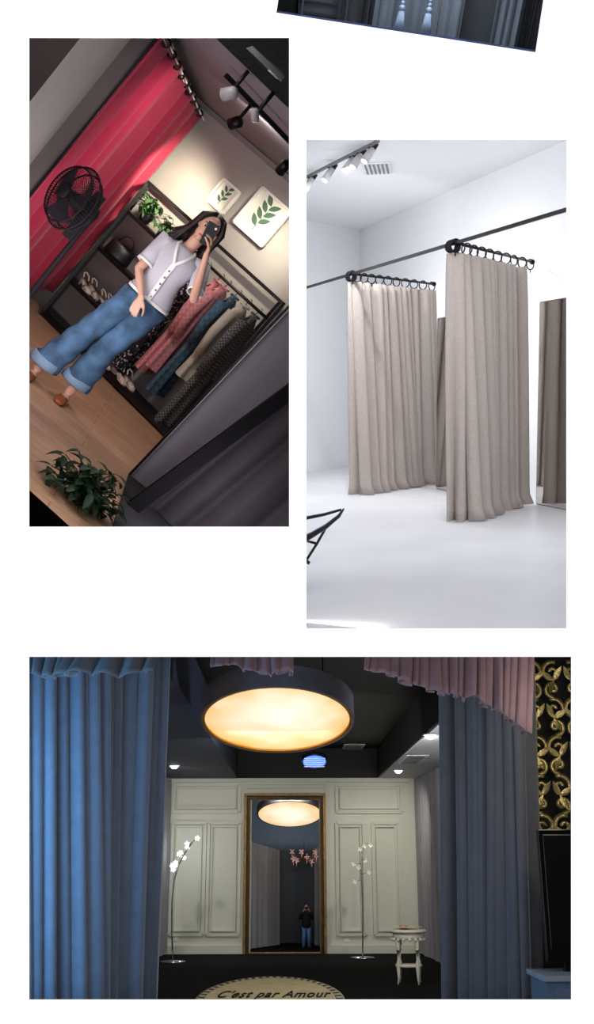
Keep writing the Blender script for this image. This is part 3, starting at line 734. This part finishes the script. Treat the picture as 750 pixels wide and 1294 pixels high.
for a_ in(ankL,ankR):
    b.tube([a_+V((0,.055,-.062)),a_+V((0,0,-.064)),a_+V((-.01,-.09,-.066)),a_+V((-.012,-.17,-.068))],[(.034,.01),(.036,.01),(.043,.009),(.03,.007)],M('dark_sole',(50,32,24),rough=.6),14,ref=(1,0,0))
    b.tube([a_+V((-.005,-.05,-.045)),a_+V((-.01,-.10,-.05)),a_+V((-.012,-.15,-.058)),a_+V((-.013,-.178,-.062))],[(.04,.027),(.044,.024),(.037,.017),(.02,.008)],shm,14,ref=(1,0,0))
    b.tube([a_+V((-.04,-.08,-.03)),a_+V((-.01,-.085,-.018)),a_+V((.03,-.08,-.03))],.006,gold,6)
    b.tube([a_+V((0,.05,-.045)),a_+V((0,.02,-.052))],[(.034,.016),(.036,.012)],shm,12,ref=(1,0,0))
b.finish('shoes',R1,wparent)
b=MB(); pc=J(.045,-.30,1.50); b.box(pc,(.074,.01,.15),glossb,rot=Matrix.Rotation(-.25,3,'Y')); b.ell(pc+V((.01,-.008,.05)),(.009,.004,.009),eyew,10,6)
b.finish('phone',R1,wparent,bevel=.004)

# ============================================================ ROOM 1 (boutique corner)
wallg=M('grey_shop_wall',(160,156,154),rough=.8,var=.03); ceilg=M('dark_grey_ceiling',(124,116,124),rough=.8,var=.04)
wood=M('oak_planks',(196,154,124),rough=.45,var=.12,ns=5,kind='plank',col2=(140,104,80),scale=1.6,bump=.05)
darkp=M('charcoal_partition',(88,80,80),rough=.6,var=.05); purp=M('mauve_partition',(112,106,116),rough=.5,var=.05)
wy=lambda x,o=0:9.4-.55*x+o
b=MB(); b.quad((-1.3,wy(-1.3),-1.5),(3,wy(3),-1.5),(3,wy(3),.82),(-1.3,wy(-1.3),.82),wallg); b.finish('wall_north',R1)
b=MB(); b.quad((-1.12,6,-1.5),(-.86,wy(-.86),-1.5),(-.86,wy(-.86),.82),(-1.12,6,.82),wallg); b.finish('wall_west',R1)
b=MB(); b.quad((-3,4.5,-1.5),(3,4.5,-1.5),(3,10.6,-1.5),(-3,10.6,-1.5),wood); b.finish('floor',R1)
b=MB(); b.quad((-3,6.2,.82),(3,6.2,.82),(3,10.6,.82),(-3,10.6,.82),ceilg); b.finish('ceiling',R1)
xe=-.945
b=MB(); b.box((xe-1.2,6.92,.25),(2.4,.05,3.8),darkp); b.bar((xe,6.9,-1.6),(xe,6.9,1.8),.06,.015,blk,ref=(1,0,0)); b.finish('wall_partition_left',R1)
b=MB(); b.add([(.65,6.6,-1.5),(2.6,6.6,-1.5),(2.6,6.6,.9),(.745,6.6,.6)],[(0,1,2,3)],purp,False)
b.tube([(.65,6.59,-1.5),(.745,6.59,.6)],.006,M('pale_edge',(130,126,132),rough=.4),6); b.tube([(.64,6.6,-1.5),(.735,6.6,.6)],.012,blk,6)
b.finish('wall_partition_right',R1)
flatb=M('matt_black_steel',(14,12,14),rough=.9,bump=0,spec=.1)
b=MB(); b.bar((.96,5.95,-.386),(.715,5.95,-1.5),.06,.085,flatb,ref=(1,0,0)); b.bar((.96,5.95,-.386),(1.2,5.95,.75),.06,.085,flatb,ref=(1,0,0)); b.finish('black_steel_post',R1)
b=MB(); b.box((1.62,5.85,-1.495),(1.98,1.45,.01),M('charcoal_sheet',(34,29,32),rough=.95,bump=.3,bs=200)); b.finish('dark_floor_sheet',R1)  # thin dark sheet added over the near floor to darken it
meshm=M('dark_brocade',(40,33,36),rough=.8)
b=MB(); drape(b,[(1.0,6.2,-.1),(2.2,6.1,.2)],[(.78,6.2,-1.48),(2.2,6.1,-1.48)],5,.03,.04,meshm,31,rows=10); b.finish('dark_curtain',R1)
b=MB(); b.bar((-.9,wy(-.9,-.03),.79),(2,wy(2,-.03),.79),.05,.03,M('pale_edge',(150,146,152))); b.finish('trim_3',R1)
pink=M('magenta_curtain',(184,48,80),rough=.85,var=.06,bump=.08,bs=150,sheen=.15,spec=.1)
b=MB()
drape(b,[(-.95,6.9,.74),(-.66,wy(-.66,-.12),.74)],[(-.98,6.9,-1.33),(-.72,wy(-.66,-.12),-1.33)],7,.026,.055,pink,41,rows=12,per=18)
b.finish('pink_curtain',R1,solid=.005)
b=MB(); ra,rb_=V((-.93,6.95,.71)),V((-.64,wy(-.64,-.05),.71))
b.tube([ra,rb_],.013,chrome,8)
for k in range(9):
    c=ra.lerp(rb_,.06+.11*k); b.tube([c+V((.028*math.cos(j*.785),0,.028*math.sin(j*.785))) for j in range(9)],.008,blk,6,caps=False)
    b.tube([c+V((.03,0,0)),c+V((.07,-.01,-.02))],.006,whit,6)
b.finish('curtain_rail',R1)
# fan
b=MB(); fc=V((-139/1300*6.6,6.6,(12-88)/1300*6.6)); fr=Matrix.Rotation(math.radians(-46),3,'Z'); fb=M('fan_black_plastic',(24,21,26),rough=.7,bump=0,spec=.15)
FS=.96
def fp(x,y,z): return fc+fr@(V((x,y,z))*FS)
for yy_,r_ in((-.05,.19),(0,.215),(.05,.19)): b.tube([fp(r_*math.cos(k*.1963),yy_,r_*math.sin(k*.1963)) for k in range(33)],.006,fb,6,caps=False)
for k in range(60):
    a=k*math.pi/30; ca,sa=math.cos(a),math.sin(a)
    b.tube([fp(.04*ca,-.085,.04*sa),fp(.13*ca,-.075,.13*sa),fp(.19*ca,-.05,.19*sa),fp(.215*ca,0,.215*sa),fp(.19*ca,.05,.19*sa),fp(.05*ca,.08,.05*sa)],.0022,fb,4,caps=False)
b.tube([fp(0,-.095,0),fp(0,-.075,0)],.045,fb,18); b.tube([fp(0,-.03,0),fp(0,.09,0),fp(0,.2,0)],[.035,.06,.05],fb,16)
for k in range(3):
    a0=k*2.094
    b.grid(lambda u,v,a0=a0:fp((.03+.15*v)*math.cos(a0+u*1.5*(.4+.6*v)),-.02+.04*(u-.5),(.03+.15*v)*math.sin(a0+u*1.5*(.4+.6*v))),6,5,M('fan_blade',(46,36,46),rough=.3,bump=0))
pb=fp(0,.22,0)
b.tube([fp(0,.15,0),pb,pb+V((-.01,0,-.1)),V((pb.x-.0,pb.y,-1.47))],.018,fb,10)
b.box(pb+V((-.05,0,-.05)),(.07,.08,.34),fb); b.tube([(pb.x,pb.y,-1.5),(pb.x,pb.y,-1.47),(pb.x,pb.y,-1.45)],[.2,.2,.03],fb,24)
b.finish('pedestal_fan',R1)
# rack
ry_=lambda x,o=0:8.97-.55*x+o
b=MB(); XA,XB=-.60,.86; w_=.028
rack=M('black_powdercoat',(20,18,20),rough=.45,bump=0)
def rp(x,z,o=0): return V((x,ry_(x,o),z))
zt_=-.02
for o_ in(0,.34):
    for x_ in(XA,-.12,XB): b.bar(rp(x_,-1.5,o_),rp(x_,zt_,o_),w_,w_,rack,ref=(1,0,0))
    b.bar(rp(XA,zt_,o_),rp(XB,zt_,o_),w_,w_,rack); b.bar(rp(XA,-1.47,o_),rp(XB,-1.47,o_),w_,w_,rack)
for x_ in(XA,-.12,XB):
    b.bar(rp(x_,zt_,0),rp(x_,zt_,.34),w_,w_,rack); b.bar(rp(x_,-1.47,0),rp(x_,-1.47,.34),w_,w_,rack)
def shelf(x0,x1,z):
    b.poly([rp(x0,z,0),rp(x1,z,0),rp(x1,z,.34),rp(x0,z,.34)],.03,rack,(0,0,1))
for z_ in(-.34,-.74,-1.12,-1.46): shelf(XA,-.12,z_)
shelf(-.12,XB,-1.46)
HR=-.2
b.tube([rp(-.12,HR,.17),rp(XB,HR,.17)],.014,rack,10)
b.finish('clothing_rack',R1)
b=MB(); b.bar((1.0,8.1,-1.5),(1.02,8.1,.0),.03,.03,rack,ref=(1,0,0)); b.bar((.9,8.4,-.02),(1.25,7.9,-.02),.03,.03,rack);b.bar((1.02,8.1,-.02),(1.6,7.8,-.02),.03,.03,rack); b.bar((1.6,7.8,-1.5),(1.6,7.8,0),.03,.03,rack,ref=(1,0,0)); b.finish('display_stand',R1)
hangm=M('wire_hanger',(60,56,58),rough=.3,metal=.7,bump=0)
pd=V((.482,.876,0)); rdv=V((.876,-.482,0))
def garment(name,x,L,sw,hw,m,sleeves=.5,m2=None,collar=True,yaw=0,seed=1):
    rnd=random.Random(seed); b=MB(); top=rp(x,HR,.17)
    dv=(Matrix.Rotation(yaw,3,'Z')@pd); nv=(Matrix.Rotation(yaw,3,'Z')@rdv)
    hk=[top+V((0,0,.014))+nv*(.02*math.sin(k*.5))+V((0,0,.016*math.cos(k*.5)-.0)) for k in range(8)]
    b.tube(hk+[top+V((0,0,-.06))],.004,hangm,6)
    sh=top+V((0,0,-.06)); b.tube([sh-dv*sw*.9+V((0,0,-.07)),sh,sh+dv*sw*.9+V((0,0,-.07))],.008,hangm,8)
    phs=rnd.uniform(0,6)
    prof=[(0,.3,.03),(.03,.55,.038),(.07,.95,.042),(.12,1.0,.045),(.25,.93,.045),(.42,.86,.042),(.6,None,.045),(.8,None,.05),(1,None,.055)]
    def fn(u,v):
        k=0
        while k<len(prof)-2 and prof[k+1][0]<v: k+=1
        a_,c_=prof[k],prof[k+1]; t=min(1,max(0,(v-a_[0])/(c_[0]-a_[0])))
        wf=lambda p:(p[1]*sw if p[1] is not None else sw*.86+(hw-sw*.86)*((p[0]-.42)/.58))
        ww_=wf(a_)*(1-t)+wf(c_)*t; dd_=a_[2]*(1-t)+c_[2]*t
        an=u*2*math.pi; rip=1+.3*v*math.sin(an*6+phs)+.1*v*math.sin(an*11+phs*2)
        return sh+V((0,0,-.005-L*v))+dv*(ww_*math.cos(an))+nv*(dd_*math.sin(an)*rip)
    b.grid(fn,48,26,m)
    if sleeves:
        for s_ in(-1,1):
            p0=sh+dv*(s_*sw*.82)+V((0,0,-.09)); p1=sh+dv*(s_*sw*1.05)+V((0,0,-.09-sleeves*.5)); p2=sh+dv*(s_*sw*1.0)+nv*.02+V((0,0,-.09-sleeves))
            b.tube([p0,p1,p2],[(.05,.038),(.05,.038),(.046,.034)],m2 or m,14)
    if collar:
        b.tube([sh+V((0,0,.012))+dv*(.05*math.cos(k*.785))+nv*(.035*math.sin(k*.785)) for k in range(9)],.012,m2 or m,8,caps=False)
    b.finish(name,R1)
flor=M('black_floral_print',(24,22,34),rough=.8,kind='spots',col2=(190,186,200),scale=34); pinkc=M('pink_wool',(206,128,136),rough=.85,kind='check',col2=(218,152,158),scale=40)
navyd=M('blue_check_denim',(62,90,112),rough=.85,kind='check',col2=(80,108,130),scale=30); beig=M('cream_knit',(200,192,178),rough=.85,bump=.3); strp=M('houndstooth_wool',(52,52,56),rough=.85,kind='check',col2=(116,114,116),scale=64)
garment('floral_dress',.14,1.1,.17,.22,flor,.0,seed=1,yaw=.3)
garment('floral_dress',.22,1.08,.17,.22,flor,.25,seed=2,yaw=.25)
garment('pink_wool_coat',.36,.97,.17,.18,pinkc,.45,seed=3,yaw=.2)
garment('pink_wool_coat',.44,.90,.17,.18,pinkc,.45,seed=7)
garment('blue_check_dress',.55,1.04,.16,.18,navyd,.4,seed=4,yaw=.1)
garment('cream_cardigan',.66,.78,.14,.14,beig,.45,seed=5)
garment('houndstooth_coat',.77,1.2,.14,.16,strp,.55,seed=6)
# pictures on the wall
paper=M('print_paper',(222,222,212),rough=.7,var=.02,bump=0); wfm=M('white_frame',(236,234,230),rough=.4,bump=0); leafm=M('print_leaf_green',(72,104,84),rough=.7)
wdir=V((1,-.55,0)).normalized(); wnn=V((-.55,-1,0)).normalized()
pl=(V((0,wy(0,-.03),0)),V((.55,1,0)))
def picture(px,py,w_,h_,n):
    b=MB(); c=R1.pt(px,py,plane=pl); U=V((0,0,1))
    a=lambda i,j,o=0:c+wdir*i+U*j+wnn*o
    b.poly([a(-w_/2,-h_/2),a(w_/2,-h_/2),a(w_/2,h_/2),a(-w_/2,h_/2)],.01,paper,wnn)
    for s,e in((a(-w_/2,h_/2,.015),a(w_/2,h_/2,.015)),(a(-w_/2,-h_/2,.015),a(w_/2,-h_/2,.015))): b.bar(s,e,.03,.022,wfm)
    for s,e in((a(w_/2,-h_/2,.015),a(w_/2,h_/2,.015)),(a(-w_/2,-h_/2,.015),a(-w_/2,h_/2,.015))): b.bar(s,e,.022,.03,wfm,ref=tuple(wnn))
    b.tube([a(0,-h_*.36,.014),a(.01,h_*.3,.014)],.0025,leafm,5)
    for k in range(n):
        t=-.25+.55*k/(n-1); s_=1 if k%2 else -1
        b.leaf(a(0,h_*t,.016),wdir*s_*.8+U*.7,w_*.34,w_*.14,leafm,up=tuple(wnn),droop=0)
    b.finish('framed_leaf_print',R1)
picture(283,249,.20,.23,6); picture(332,275,.35,.38,7)
# ceiling fixtures
b=MB(); c1=R1.pt(285,95,z=.76); c2=R1.pt(372,186,z=.76); b.bar(c1,c2,.03,.03,blk); b.finish('lighting_track',R1)
spotw=M('grey_spot_body',(140,138,142),rough=.4,bump=0); lens1=M('dim_lens',(230,215,190),emit=.35,bump=0)
def spot(px,py,m,dx,dy,r=.045,L=.13):
    b=MB(); c=R1.pt(px,py,z=.66); b.tube([c,c+V((0,0,.16))],.012,blk,8); d=V((dx,dy,-.6)).normalized()
    b.tube([c-d*L*.5,c-d*L*.35,c+d*L*.5],[r*.6,r,r*1.05],m,18); b.tube([c+d*L*.5,c+d*(L*.5+.004)],r*.8,lens1 if m is spotw else blk,14); b.finish('ceiling_spotlight',R1)
spot(290,118,spotw,-.5,.3,.035,.09); spot(298,155,blk,-.4,.5,.038,.09); spot(322,145,spotw,.6,.3,.022,.07); spot(358,211,blk,.0,.6,.035,.1); spot(305,57,spotw,-.7,-.3,.04,.12); spot(343,80,spotw,.5,.3,.02,.07)
b=MB(); c=R1.pt(335,72,z=.8); c.z=.80; b.box(c,(.25,.25,.03),M('grey_ac',(90,86,92),rough=.5))
for k in range(5): b.box(c+V((0,-.08+.04*k,-.02)),(.21,.015,.01),spotw)
b.finish('ceiling_vent',R1)
green=M('leaf_green',(52,92,48),rough=.5,var=.3,bump=.05); dgreen=M('dark_leaf_green',(30,50,30),rough=.45,var=.3,bump=.05)
def plant(name,c,R_,n,l,w_,potr,poth,seed,potm,gm):
    b=MB(); rnd=random.Random(seed); c=V(c)
    b.tube([c,c+V((0,0,poth*.9)),c+V((0,0,poth))],[potr*.75,potr,potr*1.05],potm,18)
    b.ell(c+V((0,0,poth*.95)),(potr*.9,potr*.9,potr*.2),M('soil',(40,28,22),rough=.9),12,6)
    for k in range(n):
        a=rnd.uniform(0,6.28); el=rnd.uniform(.0,1.3); r_=R_*rnd.uniform(.3,1)
        e=c+V((0,0,poth))+V((r_*math.cos(a)*math.cos(el),r_*math.sin(a)*math.cos(el),r_*math.sin(el)*1.0))
        b.tube([c+V((0,0,poth*.9)),c.lerp(e,.5)+V((0,0,poth*.6+R_*.1)),e],.003,gm,5)
        for j in range(3):
            b.leaf(e-V((0,0,.01*j)),V((math.cos(a+j*1.7),math.sin(a+j*1.7),rnd.uniform(-.5,.5))),l*rnd.uniform(.7,1.1),w_,gm,droop=.4)
    b.finish(name,R1)
cpot=M('ceramic_pot',(50,48,52),rough=.4)
plant('potted_plant',rp(-.44,-.31,.15),.2,34,.085,.042,.06,.08,3,cpot,green)
plant('potted_plant',rp(-.24,-.31,.17),.12,18,.07,.04,.05,.07,5,cpot,green)
plant('potted_plant',V((.385,5.32,-1.5)),.24,90,.09,.044,.06,.05,9,cpot,dgreen)
b=MB(); c=rp(-.42,-.71,.17)
bagm=M('black_handbag_leather',(26,22,26),rough=.35)
b.tube([c,c+V((0,0,.02)),c+V((0,0,.12)),c+V((0,0,.15))],[(.12,.05),(.13,.055),(.12,.045),(.11,.02)],bagm,20,ref=(1,0,0)); b.tube([c+V((.07*math.cos(k*.349),0,.14+.09*math.sin(k*.349))) for k in range(10)],.007,bagm,6); b.finish('handbag',R1)
def shoes(name,c,m,yaw,heel):
    b=MB(); R_=Matrix.Rotation(yaw,3,'Z'); c=V(c)
    for s_ in(-1,1):
        q=lambda x,y,z:c+R_@V((x+s_*.05,y,z))
        b.tube([q(0,.1,heel+.0),q(0,.03,heel*.7),q(0,-.05,.008),q(0,-.12,.006)],[(.03,.006),(.03,.006),(.04,.006),(.025,.005)],m,12,ref=R_@V((1,0,0)))
        b.tube([q(0,-.03,.03),q(0,-.08,.026),q(0,-.125,.012)],[(.04,.026),(.038,.02),(.018,.008)],m,12,ref=R_@V((1,0,0)))
        b.tube([q(0,.1,heel),q(0,.1,0)],[.018,.009],m,8); b.tube([q(-.03,.06,heel+.02),q(-.028,.1,heel+.05),q(0,.12,heel+.06),q(.028,.1,heel+.05),q(.03,.06,heel+.02)],.008,m,6)
    b.finish(name,R1)
crl=M('cream_leather',(220,205,190),rough=.4)
shoes('high_heels',rp(-.42,-1.085,.14),crl,.6,.06)
shoes('high_heels',rp(-.2,-1.085,.14),crl,.9,.06)
shoes('sandals',rp(.10,-1.425,.06),crl,.7,.04); shoes('sandals',rp(.30,-1.425,.06),crl,.5,.05)
# lights room 1
g1=R1.pt(226,232,plane=pl)
light(R1,'SPOT',g1+V((0,-.75,.12)),85,(1,.90,.66),.04,g1+V((0,0,-.2)),angle=95,blend=1,name='spot_wall')
g2=R1.pt(322,318,plane=pl)
light(R1,'SPOT',g2+V((-.1,-.55,.35)),42,(1,.90,.7),.04,g2+V((0,0,-.02)),angle=105,blend=1,name='spot_wall')
light(R1,'AREA',(-1.1,5.6,.95),28,(1,.93,.92),.7,(.1,7.6,-.8))  # added fill from upper left, out of view
light(R1,'AREA',(-.4,6.0,-1.0),13,(1,.92,.94),.6,(-.2,8.4,.8))  # added low front fill for rack and back wall
light(R1,'AREA',(-.2,7.4,.76),17,(1,.93,.85),.25,(.2,8.8,-1.3))
light(R1,'AREA',(1.1,5.5,-1.2),8,(.85,.85,1),.4,(.85,6.6,-1.3))  # added low fill brightening the right partition's foot

# scaled-down man, part of the reflection modelled behind the mirror frame
mp=p3(387,1200,BW+1.0)
mo=V((mp.x,BW+1.0,z3)); me_=empty('man',R3,mo)
mh=(p3(387,1143,BW+1.0).z-z3)/1.75
m=lambda x,y,z:mo+V((x,y,z))*mh
b=MB(); b.vox=.006
b.tube([m(0,0,.9),m(0,0,1.1),m(0,0,1.4),m(0,0,1.5)],[(.15*mh,.1*mh),(.15*mh,.1*mh),(.17*mh,.1*mh),(.06*mh,.06*mh)],skin,14,ref=(1,0,0))
b.tube([m(0,0,1.45),m(0,0,1.6)],.05*mh,skin,10); b.ell(m(0,-.01,1.65),(.078*mh,.095*mh,.115*mh),skin,16,12); b.tube([m(0,-.1,1.67),m(0,-.125,1.63)],.014*mh,skin,8)
for s_ in(-1,1):
    b.ell(m(s_*.08,0,1.65),(.012*mh,.02*mh,.03*mh),skin,8,6)
    b.tube([m(s_*.1,0,1.44),m(s_*.2,0,1.42),m(s_*.27,-.1,1.2),m(s_*.12,-.24,1.52)],[.055*mh,.055*mh,.042*mh,.026*mh],skin,12)
    hand(b,m(s_*.12,-.24,1.52),(-s_*.6,-.1,.8),(-s_*.5,-.6,-.2),(0,.5,.5),mh,.5,skin)
    b.tube([m(s_*.09,0,.92),m(s_*.11,-.02,.5),m(s_*.12,0,.08)],[.08*mh,.055*mh,.035*mh],skin,12); b.tube([m(s_*.12,.04,.04),m(s_*.13,-.16,.03)],[.035*mh,.03*mh],skin,10)
b.finish('body',R3,me_,mods='remesh')
jk=M('black_jacket',(16,16,22),rough=.8); b=MB()
b.tube([m(0,0,.82),m(0,0,1.0),m(0,0,1.3),m(0,0,1.43),m(0,0,1.52)],[(.19*mh,.13*mh),(.18*mh,.13*mh),(.2*mh,.13*mh),(.19*mh,.11*mh),(.08*mh,.075*mh)],jk,20,ref=(1,0,0))
for s_ in(-1,1): b.tube([m(s_*.1,0,1.42),m(s_*.2,0,1.42),m(s_*.27,-.1,1.2),m(s_*.14,-.22,1.48)],[.07*mh,.075*mh,.062*mh,.042*mh],jk,14)
b.finish('jacket',R3,me_)
denm=M('mid_blue_denim',(84,124,176),rough=.8,var=.2)
b=MB()
b.tube([m(0,0,.98),m(0,0,.8)],[(.16*mh,.12*mh),(.18*mh,.125*mh)],denm,18,ref=(1,0,0))
for s_ in(-1,1): b.tube([m(s_*.09,0,.85),m(s_*.11,-.02,.5),m(s_*.12,0,.06)],[.1*mh,.08*mh,.07*mh],denm,14)
b.finish('trousers',R3,me_)
b=MB(); b.ell(m(0,.02,1.69),(.088*mh,.1*mh,.1*mh),hairm,14,10); b.finish('hair',R3,me_)
b=MB()
for s_ in(-1,1): b.tube([m(s_*.12,.07,.035),m(s_*.13,-.1,.035),m(s_*.135,-.2,.03)],[.045*mh,.048*mh,.035*mh],blkl,12)
b.finish('shoes',R3,me_)
b=MB(); b.box(m(0,-.24,1.62),(.14*mh,.05*mh,.09*mh),glossb); b.tube([m(0,-.26,1.62),m(0,-.34,1.62)],.035*mh,glossb,14); b.finish('camera_in_hands',R3,me_)
light(R3,'AREA',p3(365,990,BW+.25),40,(.85,.92,1),.3,mo+V((-.1,0.2,.4)))  # added fill to brighten the alcove behind the mirror frame
print('done')
